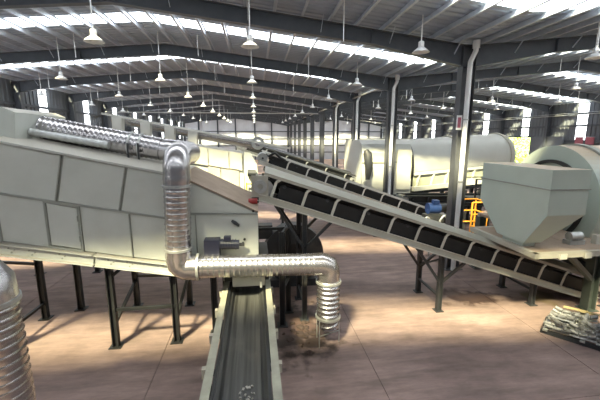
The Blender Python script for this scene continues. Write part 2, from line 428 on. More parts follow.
for side, y in (('back', Y1 + .1), ('front', Y0 - .1)):
    root = empty('wall_' + side, (XV, y, 0), 'ribbed metal %s wall of the hall' % ('far end' if side == 'back' else 'near end'), 'wall', kind='structure')
    xs = [XL, -12, -8, XR1, 0, 3.7, XV, 11, 14.7, XR2, 22, 26, XR]
    for a, b in zip(xs, xs[1:]):
        if side == 'back':
            MB().prism([(a, 0), (b, 0), (b, 4.6), (a, 4.6)], y, y + .04).build('wall_panel', 'wall_sheet_pale', root)
            MB().prism([(a, 4.6), (b, 4.6), (b, deck(b)), (a, deck(a))], y, y + .04).build('wall_panel', 'wall_sheet_pale', root)
        else: MB().prism([(a, 0), (b, 0), (b, deck(b)), (a, deck(a))], y - .04, y).build('wall_panel', 'wall_sheet', root)
    if side == 'back':
        for x in xs[1:-1]: MB().ibeam((x, y - .25, 0), (x, y - .25, deck(x) - .2), .3, .3, .02).build('gable_column', 'frame_steel', root)
        for z in (1.6, 3.1, 4.6, 6.2): MB().box(XL, XR, y - .1, y, z - .1, z + .1).build('girt', 'frame_steel', root)

# service pipes high in the hall
p = MB().cyl((7.05, fy(1), 7.72), (7.05, Y1 - .5, 7.72), .05, 10).build('service_pipe', 'galv_dull'); tag(p, 'thin grey pipe running along the middle column row under the valley', 'pipe')
p = MB().cyl((-15, fy(4) - .3, 7.5), (6.9, fy(4) - .3, 7.5), .06, 10).build('service_pipe', 'galv_dull'); tag(p, 'thin grey pipe crossing the left hall high up, far back', 'pipe')
for k, (x, lab) in enumerate(((XR - 1.2, 'long grey cable tray along the right wall, above the doorway'),)):
    r = empty('cable_tray', (x, 40, 6.95), lab, 'cable tray')
    for dz in (0, .14): MB().box(x - .03, x + .03, Y0 + 1, Y1 - 1, 6.93 + dz, 6.97 + dz).build('rail', 'galv_dull', r)
    MB().box(x - .16, x + .16, Y0 + 1, Y1 - 1, 6.91, 6.93).build('tray_bottom', 'galv_dull', r)
for k, (yy, lab) in enumerate(((30.6, 'red banner on the right wall beside the bright window strip'), (28.35, 'red banner on the right wall, nearer to the camera'), (27.3, 'red banner on the right wall, nearest of the three'))):
    r = empty('banner', (XR - .3, yy, 4), lab, 'banner', 'red wall banners')
    MB().box(XR - .2, XR - .181, yy - .4, yy + .4, 4.35, 5.0).build('sheet', 'sign_red', r)
    MB().cyl((XR - .205, yy - .45, 5.0), (XR - .205, yy + .45, 5.0), .02, 8).build('rod', 'galv_dull', r)

# ------------------------------------------------------------------ pendant lamps
def lamp(x, y, z, lab, group):
    r = empty('pendant_lamp', (x, y, z), lab, 'lamp', group)
    top = deck(x) + .005
    MB().cyl((x, y, z + .32), (x, y, top), .018, 6).build('rod', 'lamp_white', r)
    MB().sweep([(x, y, z + .14), (x, y, z + .16), (x, y, z + .3), (x, y, z + .33)], [.05, .085, .085, .03], 12).build('ballast', 'lamp_white', r)
    m = MB(); n = 18; prof = [(.07, .16), (.11, .13), (.19, .07), (.26, 0), (.25, 0), (.18, .06), (.1, .12), (.06, .15)]
    vs = [(x + q * math.cos(2 * PI * k / n), y + q * math.sin(2 * PI * k / n), z + h) for q, h in prof for k in range(n)]
    m.add(vs, [(i * n + k, i * n + (k + 1) % n, i * n + n + (k + 1) % n, i * n + n + k) for i in range(len(prof) - 1) for k in range(n)], True)
    m.build('shade', 'lamp_white', r)
    MB().sweep([(x, y, z + .15), (x, y, z + .1), (x, y, z + .04), (x, y, z + .01)], [.03, .05, .06, .02], 10).build('bulb', 'white_plastic', r)
    return r
near = {(-4.2, 0): 'nearest white pendant lamp of the left half, top left of the picture',
        (-.08, 0): 'nearest white pendant lamp above the main aisle, on a long rod',
        (5.0, 0): 'nearest white pendant lamp just left of the nearest column',
        (10.9, 0): 'nearest white pendant lamp at right, right of the nearest column',
        (-8.4, 1): 'white pendant lamp at far left, second one below the nearest',
        (-4.2, 1): 'second white pendant lamp along the ridge row of the left hall',
        (-.08, 1): 'second white pendant lamp along the main aisle row',
        (5.0, 1): 'second white pendant lamp beside the middle column row',
        (10.9, 1): 'second white pendant lamp in the first row right of the columns',
        (17.0, 1): 'white pendant lamp on a long rod above the hopper'}
for xx in (-12.9, -8.4, -4.2, -.08, 5.0, 10.9, 17.0, 22.3):
    for n in range(0, 9):
        if xx in (-12.9, 22.3) and n < 2 or xx == 17.0 and n < 1: continue
        hall = 'left' if xx < 7 else 'right'
        lab = near.get((xx, n)) or 'small white pendant lamp far off under the %s hall roof' % hall
        lamp(xx, fy(n) - 1.4, 7.5, lab, 'pendant lamps of the %s hall' % hall)

# ------------------------------------------------------------------ left screening machine
mr = empty('screening_machine', (-3.4, 9.1, 0), 'large grey inclined screening machine with panelled side on black legs, at left', 'machine')
def ztop(x): return 4.9 - .2146 * (x + 5.26)
def zmid(x): return 3.82 - .189 * (x + 5.41)
def zbot(x): return 2.77 - .181 * (x + 5.56)
YF, YB = 8.0, 10.3
MB().prism([(-9, ztop(-9)), (-1.72, ztop(-1.72)), (0.03, 3.26), (0.03, 2.03), (-1.75, 2.03), (-2.1, zbot(-2.1)), (-9, zbot(-9))], YF, YB).build('housing', 'machine_rib', mr)
# top rim and middle rib, proud flat bars
def edge(p, q, y, w, h, name, mt, parent): return MB().beam((p[0], y, p[1]), (q[0], y, q[1]), w, h).build(name, mt, parent)
edge((-9, ztop(-9) + .01), (-1.72, ztop(-1.72) + .01), YF + .02, .2, .05, 'top_rim', 'machine_paint', mr)
MB().prism([(-9, ztop(-9)), (-1.72, ztop(-1.72)), (-1.72, ztop(-1.72) + .03), (-9, ztop(-9) + .03)], YF + .1, YB).build('top_plate', 'machine_paint', mr)
edge((-1.72, ztop(-1.72) + .015), (0.03, 3.275), YF + 1.1, 2.3, .03, 'chute_top', 'dusty_plate', mr)
# upper row: seams square to the incline
ux = [(-9.15, -9.38), (-7.88, -8.11), (-6.61, -6.84), (-5.34, -5.57), (-4.07, -4.29), (-2.8, -3.01), (-1.72, -1.72)]
for (a, ab), (b, bb) in zip(ux, ux[1:]):
    g = .022
    a, ab = max(a, -8.98), max(ab, -8.98)
    MB().prism([(a + g, ztop(a) - .04), (b - g, ztop(b) - .04), (bb - g, zmid(bb) + .025), (ab + g, zmid(ab) + .025)], YF - .02, YF).build('panel', 'machine_paint', mr)
for a, ab in ux[1:-1]:
    MB().beam((a - .03, YF - .03, ztop(a) - .03), (ab - .03, YF - .03, zmid(ab) + .02), .06, .02, (1, 0, 0)).build('stiffener', 'machine_rib', mr)
lx = [-9, -8.2, -7.1, -6.5, -5.5, -4.56, -3.87, -2.84, -1.72]
for i, (a, b) in enumerate(zip(lx, lx[1:])):
    g = .022
    zb0, zb1 = zbot(a), (zbot(b) if b < -2 else 2.08)
    if i == 5:
        dr = MB().prism([(a + .05, zb0 + .07), (b - .05, zb1 + .07), (b - .05, zmid(b) - .07), (a + .05, zmid(a) - .07)], YF - .035, YF - .01).build('inspection_door', 'machine_paint', mr)
        for t in (.25, .75):
            z = zb1 + .07 + (zmid(b) - .14 - zb1) * t
            MB().cyl((b - .045, YF - .045, z - .06), (b - .045, YF - .045, z + .06), .015, 8).build('hinge', 'machine_rib', dr)
        fr = MB()
        q = [(a + .01, zb0 + .02), (b - .01, zb1 + .02), (b - .01, zmid(b) - .03), (a + .01, zmid(a) - .03)]
        for p0, p1 in zip(q, q[1:] + q[:1]): fr.beam((p0[0], YF - .02, p0[1]), (p1[0], YF - .02, p1[1]), .04, .05)
        fr.build('door_frame', 'machine_rib', mr)
    else:
        MB().prism([(a + g, zb0 + .02), (b - g, zb1 + .02), (b - g, zmid(b) - .025), (a + g, zmid(a) - .025)], YF - .02, YF).build('panel', 'machine_paint', mr)
edge((-9, zmid(-9)), (-1.72, zmid(-1.72)), YF - .025, .05, .045, 'middle_rib', 'machine_rib', mr)
for x in (-4.56, -3.87, -2.84, -5.5):
    MB().beam((x, YF - .03, zbot(x) + .01), (x, YF - .03, zmid(x) - .02), .05, .02, (1, 0, 0)).build('stiffener', 'machine_rib', mr)
# base channels with bolt groups
for yy in (YF - .04, YB + .04):
    for a, b in ((-9, -3.66), (-3.62, -1.62)):
        m = MB().beam((a, yy, zbot(a) - .14), (b, yy, zbot(b) - .14), .1, .24)
        m.beam((a, yy - .03, zbot(a) - .02), (b, yy - .03, zbot(b) - .02), .2, .025).beam((a, yy - .03, zbot(a) - .26), (b, yy - .03, zbot(b) - .26), .2, .025)
        m.build('base_channel', 'machine_paint', mr)
for x in (-5.35, -4.95, -3.35, -2.95, -4.35):
    for dx, dz in ((0, .03), (.11, 0), (.05, -.06)):
        z = zbot(x + dx) - .13 + dz
        MB().cyl((x + dx, YF - .105, z), (x + dx, YF - .09, z), .018, 8).build('bolt', 'machine_rib', mr)
# discharge end box
MB().prism([(-1.70, 3.30), (-.02, 3.24), (-1.70, ztop(-1.7) - .04)], YF - .02, YF).build('panel', 'machine_paint', mr)
MB().prism([(-1.70, 2.06), (-1.42, 2.06), (-1.42, 3.25), (-1.70, 3.26)], YF - .03, YF).build('panel', 'machine_paint', mr)
MB().prism([(-1.39, 2.05), (0.02, 2.05), (0.02, 3.2), (-1.39, 3.24)], YF - .02, YF).build('panel', 'machine_paint', mr)
MB().beam((-1.72, YF - .03, 3.265), (.03, YF - .03, 3.22), .06, .035).build('middle_rib', 'machine_rib', mr)
MB().sweep([(-.58, YF - .04, 3.08), (-.5, YF - .07, 3.03), (-.42, YF - .04, 2.96)], [.03, .045, .03], 10).build('handle', 'dark_steel', mr)
for x, z in ((-.3, 2.62), (-.34, 2.53), (-.08, 3.3)): MB().cyl((x, YF - .05, z), (x, YF - .01, z), .03, 10).build('bolt', 'black_steel', mr)
mo = MB().cyl((-.92, YF - .2, 2.58), (-.42, YF - .2, 2.55), .11, 16).build('drive_motor', 'dark_motor', mr)
MB().cyl((-.42, YF - .2, 2.55), (-.3, YF - .2, 2.545), .04, 10).build('shaft', 'black_steel', mo)
fins = MB()
for k in range(7): fins.annulus((-.86 + k * .06, YF - .2, 2.577 - k * .0035), (1, 0, 0), .1, .13, .012, 16)
fins.build('cooling_fins', 'dark_motor', mo)
MB().box(-.76, -.6, YF - .3, YF - .14, 2.66, 2.76).build('terminal_box', 'dark_motor', mo)
MB().box(-1.2, -.86, YF - .32, YF, 2.04, 2.7).build('gearbox', 'dark_motor', mr)
MB().box(-1.42, -1.2, YF - .2, YF, 2.04, 2.16).build('motor_bracket', 'black_steel', mr)
# upper box at the feed end
fb = MB().prism([(-9, 5.0), (-5.42, 4.94), (-5.36, 5.55), (-5.6, 5.66), (-9, 6.0)], 8.75, 10.9).build('feed_hood', 'machine_paint', mr)
MB().box(-6.05, -5.98, 8.73, 8.75, 5.2, 5.45).build('hood_slot', 'black_steel', fb)
MB().annulus((-5.37, 9.8, 5.23), (1, 0, 0), .15, .25, .05, 24).build('duct_flange', 'machine_rib', fb)
# legs
def leg(x, y, z1, par, w=.14, mt='black_steel', foot=.14):
    l = MB().ibeam((x, y, .02), (x, y, z1), w, w, .02).build('leg', mt, par)
    MB().box(x - foot, x + foot, y - foot, y + foot, 0, .02).build('foot_plate', mt, l)
    return l
for x, y in ((-3.45, 8.12), (-2.03, 8.15), (-5.95, 8.12), (-7.6, 8.12), (-3.62, 10.2), (-2.07, 10.1), (-5.92, 9.75), (-7.6, 10.2), (-5.2, 10.2)):
    leg(x, y, (zbot(x) - .27) if x < -1.9 else 2.0, mr)
def bar(p, q, par, name='crossbar', w=.07, mt='black_steel'): return MB().beam(p, q, w, w).build(name, mt, par)
bar((-3.45, 8.12, .95), (-2.03, 8.15, .95), mr); bar((-3.62, 10.2, .95), (-2.07, 10.1, .95), mr)
bar((-3.45, 8.12, .55), (-3.62, 10.2, .8), mr); bar((-2.03, 8.15, .55), (-2.07, 10.1, .95), mr)
bar((-5.92, 9.75, .45), (-5.95, 8.12, .45), mr); bar((-5.92, 9.75, 1.6), (-7.6, 10.2, 1.6), mr); bar((-7.6, 8.12, .9), (-5.95, 8.12, .9), mr)
bar((-3.45, 8.12, 1.75), (-3.1, 8.12, zbot(-3.1) - .28), mr, 'brace'); bar((-2.05, 9.0, 1.95), (-2.07, 10.1, .95), mr, 'brace')
# support posts under the discharge end
for x, y in ((-1.12, 8.4), (.62, 8.55), (-.98, 9.9), (.85, 9.3)): leg(x, y, 2.03 if x < 0 else 2.6, mr)
bar((.62, 8.55, 2.55), (.85, 9.3, 2.55), mr); bar((-.02, 9.3, 2.5), (.85, 9.3, 2.5), mr); bar((.62, 8.55, 1.0), (.85, 9.3, 1.0), mr)
# discharge chute onto the belt
MB().prism([(-.82, 1.5), (.27, 1.5), (.27, 2.03), (-.82, 2.03)], 8.15, 9.6).build('discharge_chute', 'black_steel', mr)
MB().prism([(-.62, 1.42), (.16, 1.42), (.16, 1.78), (-.62, 1.78)], 8.0, 8.14).build('apron', 'cream_paint', mr)

# ------------------------------------------------------------------ galvanised dust duct
def ribbed_duct(name, pts, r, mt, parent, step=.035, every=4, amp=.012, n=28):
    ps = resample(pts, step)
    return MB().sweep(ps, [r + (amp if i % every == 0 else 0) for i in range(len(ps))], n).build(name, mt, parent)
du = empty('dust_duct', (-1.7, 7.6, 0), 'galvanised ribbed dust duct running over the machine, down and across the belt', 'duct')
R = .27
ribbed_duct('inclined_pipe', [Vector((-5.37, 9.8, 5.23)), Vector((-2.45, 9.6, 4.68))], R + .02, 'galvanised', du, .025, 5, .016)
ribbed_duct('stub_pipe', [Vector((-5.37, 9.25, 5.12)), Vector((-3.6, 9.2, 4.8))], .09, 'galv_dull', du)
ribbed_duct('upper_elbow', fillet([(-2.47, 9.6, 4.683), (-1.66, 9.4, 4.6), (-1.66, 7.62, 4.62), (-1.69, 7.62, 3.95)], .5, 8), R + .008, 'galvanised', du, .06, 4, .008)
ribbed_duct('vertical_pipe', [Vector((-1.69, 7.62, 3.98)), Vector((-1.74, 7.62, 2.55))], R, 'galvanised', du, .02, 6, .014)
ribbed_duct('lower_elbow', fillet([(-1.74, 7.62, 2.58), (-1.75, 7.62, 2.12), (-1.3, 7.62, 2.12)], .34, 8), R + .008, 'galvanised', du, .09, 2, .01)
ribbed_duct('cross_pipe', [Vector((-1.35, 7.62, 2.12)), Vector((1.3, 7.6, 2.06))], R - .02, 'galvanised', du, .02, 6, .014)
ribbed_duct('end_elbow', fillet([(1.28, 7.6, 2.06), (1.66, 7.6, 2.05), (1.66, 7.6, 1.6)], .34, 6), R - .012, 'galvanised', du, .09, 2, .012)
ps = resample([Vector((1.66, 7.6, 1.66)), Vector((1.66, 7.6, .62)), Vector((1.7, 7.62, .4))], .02)
MB().sweep(ps, [.262 + .022 * math.sin(i * 2 * PI / 6) - (max(0, i - len(ps) + 10) * .008) for i in range(len(ps))], 24).build('flexible_hose', 'galvanised', du)
for c, ax in (((-1.69, 7.62, 3.97), (0, 0, 1)), ((-1.74, 7.62, 2.57), (0, 0, 1)), ((-1.33, 7.62, 2.12), (1, 0, 0)), ((1.66, 7.6, 1.62), (0, 0, 1)), ((1.66, 7.6, .72), (0, 0, 1)),
              ((-3.2, 9.65, 4.822), (.98, -.07, -.19)), ((-2.95, 9.634, 4.775), (.98, -.07, -.19))):
    MB().annulus(c, ax, .25, .325 if c[1] > 9 else .305, .05, 28).build('clamp_ring', 'galv_dull', du)
for x in (-3.2, -2.95): MB().beam((x, 9.3, ztop(x)), (x, 9.3, 4.85), .04, .04).build('hanger', 'dark_steel', du)
MB().beam((.06, 7.6, 1.55), (.06, 7.6, 1.86), .05, .03).build('drop_bolt', 'galv_dull', du)
for x, y in ((1.42, 7.42), (1.95, 7.62), (1.44, 7.86)): MB().cyl((x, y, 0), (x, y, .74), .014, 8).build('stand_leg', 'galv_dull', du)
MB().beam((1.42, 7.42, .3), (1.95, 7.62, .3), .02, .02).build('stand_bar', 'galv_dull', du)

# near duct at the lower left corner
nd = empty('dust_duct', (-3.75, 5.0, 0), 'wide galvanised spiral duct standing close in the lower left corner', 'duct')
R2 = .36
ribbed_duct('riser', [Vector((-3.78, 5.0, 0.0)), Vector((-3.78, 5.0, 2.75))], R2, 'galvanised', nd, .022, 6, .02, 36)
ribbed_duct('elbow', fillet([(-3.78, 5.0, 2.73), (-3.78, 5.0, 3.05), (-4.6, 5.0, 3.3)], .4, 8), R2 + .01, 'galvanised', nd, .12, 2, .012, 36)
MB().annulus((-3.78, 5.0, 2.74), (0, 0, 1), R2 - .02, R2 + .04, .06, 36).build('clamp_ring', 'galv_dull', nd)

# ------------------------------------------------------------------ foreground belt conveyor
fc = empty('belt_conveyor', (-.28, 5, 0), 'flat dark belt conveyor running from the foreground under the discharge chute', 'conveyor')
bx0, bx1, by0, by1 = -.85, .30, 1.6, 9.4
# troughed belt
prof = [(-.66, 1.36), (-.6, 1.31), (-.56, 1.23), (-.45, 1.21), (-.28, 1.205), (-.1, 1.21), (.01, 1.23), (.05, 1.31), (.11, 1.36)]
pr = prof + [(x, z - .02) for x, z in reversed(prof)]
MB().prism(pr, by0, by1).build('belt', 'belt_streaked', fc)
for s, x in ((-1, bx0), (1, bx1)):
    m = MB().box(min(x, x - s * .03), max(x, x - s * .03), by0, by1, 1.12, 1.42)
    m.box(min(x, x - s * .13), max(x, x - s * .13), by0, by1, 1.40, 1.425)
    m.build('side_rail', 'rail_paint', fc)
    xi = x - s * .14
    MB().box(min(xi, xi - s * .05), max(xi, xi - s * .05), by0, by1, 1.33, 1.40).build('skirt_strip', 'black_steel', fc)
    for k in range(8):
        y = 2.2 + k * .95
        MB().box(min(x, x + s * .07), max(x, x + s * .05), y - .05, y + .05, 1.24, 1.40).build('bracket', 'cream_dusty', fc)
    for y in (2.2, 5.0, 7.0):
        leg(x + s * -.06, y, 1.13, fc, .1, 'dark_steel', .1)
for k in range(7):
    MB().cyl((-.8, 2.0 + k * 1.1, 1.12), (.25, 2.0 + k * 1.1, 1.12), .055, 12).build('roller', 'dark_steel', fc)
random.seed(3)
for k in range(16):
    x = -.25 + random.uniform(-.13, .16); y = 4.62 + random.uniform(-.14, .16); a = random.uniform(0, 3); s = random.uniform(.01, .026)
    m = MB().beam((x - s * math.cos(a), y - s * math.sin(a), 1.214 + .008), (x + s * math.cos(a), y + s * math.sin(a), 1.214 + .012), s * 1.2, .016)
    o = m.build('paper_scrap', 'chips'); tag(o, 'small pale scrap lying in the cluster on the dark belt', 'scrap', 'scraps on the belt')

# ------------------------------------------------------------------ inclined conveyors
def conveyor(name, lab, xh, zh, xt, zt, yn, yf, pitch, trestles, depth=.6, cover=True, cm='cream_dusty', sm='cream_paint'):
    """bottom chord from head (xh,zh) to tail (xt,zt); near side yn, far side yf"""
    r = empty(name, ((xh + xt) / 2, (yn + yf) / 2, 0), lab, 'conveyor')
    d = Vector((xt - xh, 0, zt - zh)); L = d.length; d.normalize(); nrm = Vector((-d.z, 0, d.x))
    P = lambda s, h, y: Vector((xh, y, zh)) + d * s + nrm * h
    for y, s in ((yn, -1), (yf, 1)):
        m = MB().beam(P(0, 0, y), P(L, 0, y), .05, .17, nrm)
        m.beam(P(0, .08, y + s * .04), P(L, .08, y + s * .04), .13, .018, nrm).beam(P(0, -.08, y + s * .04), P(L, -.08, y + s * .04), .13, .018, nrm)
        m.build('bottom_chord', sm, r)
        MB().beam(P(0, depth, y), P(L, depth, y), .1, .07, nrm).build('top_chord', cm, r)
        n = int(L / pitch); me0 = None
        for k in range(n + 1):
            s_ = .35 + k * pitch
            if s_ > L - .1: break
            m = MB().beam(P(s_, 0.05, y + s * .03), P(s_, depth - .12, y + s * .03), .02, .07, d)
            m.beam(P(s_, depth - .12, y + s * .03), P(s_ + .1, depth, y + s * .01), .02, .07, d)
            m.build('bracket', sm, r)
    # troughed belt, carrying and return run
    w = yf - yn
    bp = [(yn + w * .12, depth - .10), (yn + w * .3, depth - .26), (yn + w * .7, depth - .26), (yn + w * .88, depth - .10)]
    m = MB()
    a = [P(0, h, y) for y, h in bp]; b = [P(L, h, y) for y, h in bp]
    a2 = [P(0, h - .02, y) for y, h in bp]; b2 = [P(L, h - .02, y) for y, h in bp]
    for k in range(3):
        m.hexa([a2[k], a2[k + 1], b2[k + 1], b2[k], a[k], a[k + 1], b[k + 1], b[k]])
    m.beam(P(.1, .02, (yn + yf) / 2), P(L - .1, .02, (yn + yf) / 2), w * .75, .02, nrm)
    m.build('belt', 'rubber', r)
    for k in range(int(L / 1.2)):
        s_ = .6 + k * 1.2
        i = MB().cyl(P(s_, depth - .34, yn + w * .3), P(s_, depth - .34, yn + w * .7), .055, 10)
        i.cyl(P(s_, depth - .34, yn + w * .3), P(s_, depth - .17, yn + .08), .05, 10).cyl(P(s_, depth - .34, yn + w * .7), P(s_, depth - .17, yf - .08), .05, 10)
        i.build('idler', 'dark_steel', r)
        MB().cyl(P(s_ + .6, -.06, yn + .06), P(s_ + .6, -.06, yf - .06), .05, 10).build('return_roller', 'dark_steel', r)
    for y in (yn + .09, yf - .09): MB().beam(P(.5, .24, y), P(L - .2, .24, y), .02, .4, nrm).build('side_guard', 'black_steel', r)
    if cover:
        m = MB(); seg = 8; ring = []
        for k in range(seg + 1):
            t = k / seg; ring.append((yn - .06 + (w + .12) * t, depth + .03 + .10 * math.sin(PI * t)))
        for (y0, h0), (y1, h1) in zip(ring, ring[1:]):
            m.hexa([P(0, h0, y0), P(0, h1, y1) if False else P(0, h1, y1), P(L - .3, h1, y1), P(L - .3, h0, y0), P(0, h0 + .012, y0), P(0, h1 + .012, y1), P(L - .3, h1 + .012, y1), P(L - .3, h0 + .012, y0)])
        m.build('cover', 'cover_paint' if cm == 'cream_dusty' else cm, r)
    for s_, rr in ((.12, .24), (L - .1, .2)):
        pu = MB().cyl(P(s_, .22, yn + .06), P(s_, .22, yf - .06), rr, 20).build('pulley', 'galv_dull', r)
        MB().cyl(P(s_, .22, yn - .08), P(s_, .22, yf + .08), .05, 12).build('axle', 'dark_steel', pu)
    for x, vee, braces in trestles:
        s_ = (x - xh) / d.x; zt_ = P(s_, -.09, yn).z
        t = leg(x, yn + .05, zt_, r, .13, 'dark_steel', .12); leg(x, yf - .0, zt_, r, .13, 'dark_steel', .12)
        MB().beam((x, yn + .05, .45), (x, yf, .45), .06, .06).build('crossbar', 'dark_steel', r)
        if zt_ > 1.4: MB().beam((x, yn + .05, zt_ - .1), (x, yf, zt_ * .55), .05, .05).build('brace', 'dark_steel', r)
        if vee:
            h = zt_ * vee
            for sx in (-1, 1):
                xx = x + sx * braces; ss = (xx - xh) / d.x; q = P(ss, -.09, yn + .05)
                for yy in (yn + .05, yf): MB().beam((x, yy, h), (q.x, yy, q.z), .07, .07).build('brace', 'dark_steel', r)
    return r, P, L
c1, P1, L1 = conveyor('inclined_conveyor', 'long inclined covered belt conveyor with cream brackets crossing the picture in front', .02, 3.52, 10.4, .04, 8.72, 10.05, .83,
                      ((1.25, .68, .75), (5.2, .5, .75), (8.2, 0, 0)))
# head bearing and drive
MB().box(-.12, .3, 8.62, 8.7, 3.52, 4.05).build('head_plate', 'cream_dusty', c1)
MB().annulus((.1, 8.6, 3.78), (0, 1, 0), .07, .17, .05, 20).build('bearing', 'galv_dull', c1)
hm = MB().cyl((-.2, 8.58, 3.42), (.02, 8.58, 3.42), .07, 14).build('drive_motor', 'red_paint', c1)
MB().box(-.12, .06, 8.62, 8.7, 3.36, 3.5).build('gearbox', 'dark_steel', c1)
c2, P2, L2 = conveyor('inclined_conveyor', 'pale open truss belt conveyor rising behind the front conveyor', .15, 3.85, 10.6, .15, 16.4, 17.6, 1.0,
                      ((2.2, .6, .7), (6.0, .5, .7)), depth=.52, cover=False, cm='pale_paint', sm='pale_paint')
c3, P3, L3 = conveyor('inclined_conveyor', 'dark covered belt conveyor farthest back of the three inclined ones', -1.0, 4.35, 5.7, 2.26, 19.6, 20.8, 1.2,
                      ((1.5, .6, .7), (5.2, .5, .7)), depth=.5, cover=True, cm='dark_steel', sm='galv_dull')
wr = MB().sweep(fillet([(.6, 16.3, 4.1), (.9, 16.2, 4.28), (1.15, 16.25, 4.05), (1.4, 16.2, 3.9)], .1, 4), .06, 8).build('cable_bundle', 'black_steel'); tag(wr, 'black bundle of cable hanging at the head of the pale truss conveyor', 'cable')
# ------------------------------------------------------------------ second machine line behind the first
m2 = empty('screening_machine', (-4, 13.8, 0), 'second screening machine behind the duct, with pale gusset boxes along its top rail', 'machine')
def z2(x): return 5.78 - .187 * (x + 5.11)
MB().prism([(-9, z2(-9) - .62), (-2.45, z2(-2.45) - .62), (-2.45, 3.0), (-9, 4.2)], 13.1, 15.0).build('housing', 'machine_rib', m2)
MB().beam((-5.2, 13.0, z2(-5.2)), (1.3, 13.0, z2(1.3)), .16, .07).build('top_rail', 'pale_paint', m2)
MB().cyl((-5.0, 13.3, z2(-5) - .12), (.2, 13.3, z2(.2) - .12), .16, 16).build('rail_pipe', 'galvanised', m2)
MB().beam((-5.2, 13.9, z2(-5.2) - .05), (1.2, 13.9, z2(1.2) - .05), .14, .1).build('top_rail', 'galv_dull', m2)
for x in (-4.72, -3.8, -3.0, -2.22): MB().prism([(x - .16, z2(x) - .62), (x + .14, z2(x) - .65), (x + .18, z2(x) - .06), (x - .14, z2(x) - .02)], 12.86, 13.14).build('gusset_box', 'pale_paint', m2)
for a, b in ((-2.4, -1.72), (-1.69, -.98), (-.95, -.5)):
    MB().prism([(a, 4.72 - .16 * (a + 2.4) - .62), (b, 4.72 - .16 * (b + 2.4) - .64), (b, 4.72 - .16 * (b + 2.4)), (a, 4.72 - .16 * (a + 2.4))], 12.95, 13.0).build('panel', 'cream_paint', m2)
for a, b in ((-1.75, -1.3), (-1.27, -.62)):
    MB().prism([(a, 3.2), (b, 3.1), (b, 4.0 - .1 * (b + 1.75)), (a, 4.0)], 12.99, 13.03).build('panel', 'cream_dusty', m2)
MB().prism([(-2.45, 2.9), (-.45, 2.9), (-.45, 4.4), (-2.45, 4.74)], 13.03, 14.9).build('chute', 'machine_paint', m2)
MB().prism([(-.42, 3.0), (.12, 3.0), (.05, 4.0), (-.2, 4.45), (-.42, 4.45)], 12.9, 13.0).build('end_plate', 'machine_paint', m2)
MB().cyl((-.3, 12.8, 3.7), (.0, 12.8, 3.68), .12, 14).build('drive_motor', 'dark_steel', m2)
MB().annulus((.1, 13.0, 4.78), (0, 1, 0), .12, .24, .12, 20).build('end_wheel', 'galv_dull', m2)
for dx in (-.35, 0): MB().cyl((dx, 12.75, 2.6), (dx, 12.75, 3.35), .025, 8).build('guard_post', 'yellow_paint', m2)
MB().cyl((-.35, 12.75, 3.3), (0, 12.75, 3.3), .025, 8).build('guard_rail', 'yellow_paint', m2)
for x, y in ((-8, 13.2), (-6, 13.2), (-4.2, 13.2), (-2.3, 13.2), (-.4, 13.2), (-8, 14.8), (-6, 14.8), (-4.2, 14.8), (-2.3, 14.8), (-.4, 14.8)):
    leg(x, y, 3.0 if x > -2.5 else 3.0 + (-2.45 - x) * .183, m2)
for a, b in ((-8, -6), (-6, -4.2), (-4.2, -2.3), (-2.3, -.4)): bar((a, 13.2, 1.2), (b, 13.2, 1.2), m2); bar((a, 14.8, 1.2), (b, 14.8, 1.2), m2)
# drive wheel and machinery seen under the front conveyor's head
bw = empty('fan_housing', (1.1, 11.3, 0), 'round dark fan housing on the floor behind the front conveyor head', 'fan')
MB().annulus((1.2, 11.2, 1.15), (0, 1, 0), .35, 1.0, .5, 32).build('scroll', 'dark_steel', bw)
MB().cyl((1.2, 11.2, 1.15), (1.2, 11.44, 1.15), .36, 20).build('hub', 'black_steel', bw)
MB().box(.3, 2.0, 10.95, 11.5, 0, .25).build('base', 'dark_steel', bw)
MB().box(-.1, .5, 11.0, 11.4, 1.7, 2.15).build('outlet', 'dark_steel', bw)
fm = MB().cyl((1.2, 11.45, 1.15), (1.2, 12.0, 1.15), .2, 16).build('motor', 'dark_motor', bw)
MB().box(1.0, 1.4, 11.5, 12.0, .25, .98).build('motor_stand', 'dark_steel', bw)
rb = MB().box(.55, 1.55, 8.9, 9.0, 1.55, 1.68).build('tie_bar', 'red_paint', bw)
# spilt soil on the floor by the flexible hose: loose clods
random.seed(5)
def lump(x, y, r, h, seed):
    rnd = random.Random(seed); n = 9; m = MB(); vs = []; fs = []
    for i, (q, hh) in enumerate(((1, 0), (.85, .45), (.5, .85))):
        for k in range(n):
            a = 2 * PI * k / n; f = q * rnd.uniform(.75, 1.15); vs.append((x + r * f * math.cos(a), y + r * f * math.sin(a), h * hh))
    vs.append((x, y, h)); 
    for i in range(2):
        for k in range(n): fs.append((i * n + k, i * n + (k + 1) % n, i * n + n + (k + 1) % n, i * n + n + k))
    for k in range(n): fs.append((2 * n + k, 2 * n + (k + 1) % n, 3 * n))
    fs.append(tuple(range(n - 1, -1, -1)))
    return m.add(vs, fs, True)
for k in range(22):
    x, y = random.gauss(1.05, .25), random.gauss(8.2, .3)
    if x < .75 and y > 8.3: x += .3
    y = min(y, 8.6)
    o = lump(x, y, random.uniform(.04, .13), random.uniform(.015, .05), k).build('soil_clod', 'soil')
    tag(o, 'dark brown soil clod on the floor left of the flexible hose', 'soil', 'soil clods by the hose')
o = lump(1.16, 7.25, .09, .06, 77).build('soil_clod', 'soil'); tag(o, 'single brown soil clod in front of the flexible hose stand', 'soil')

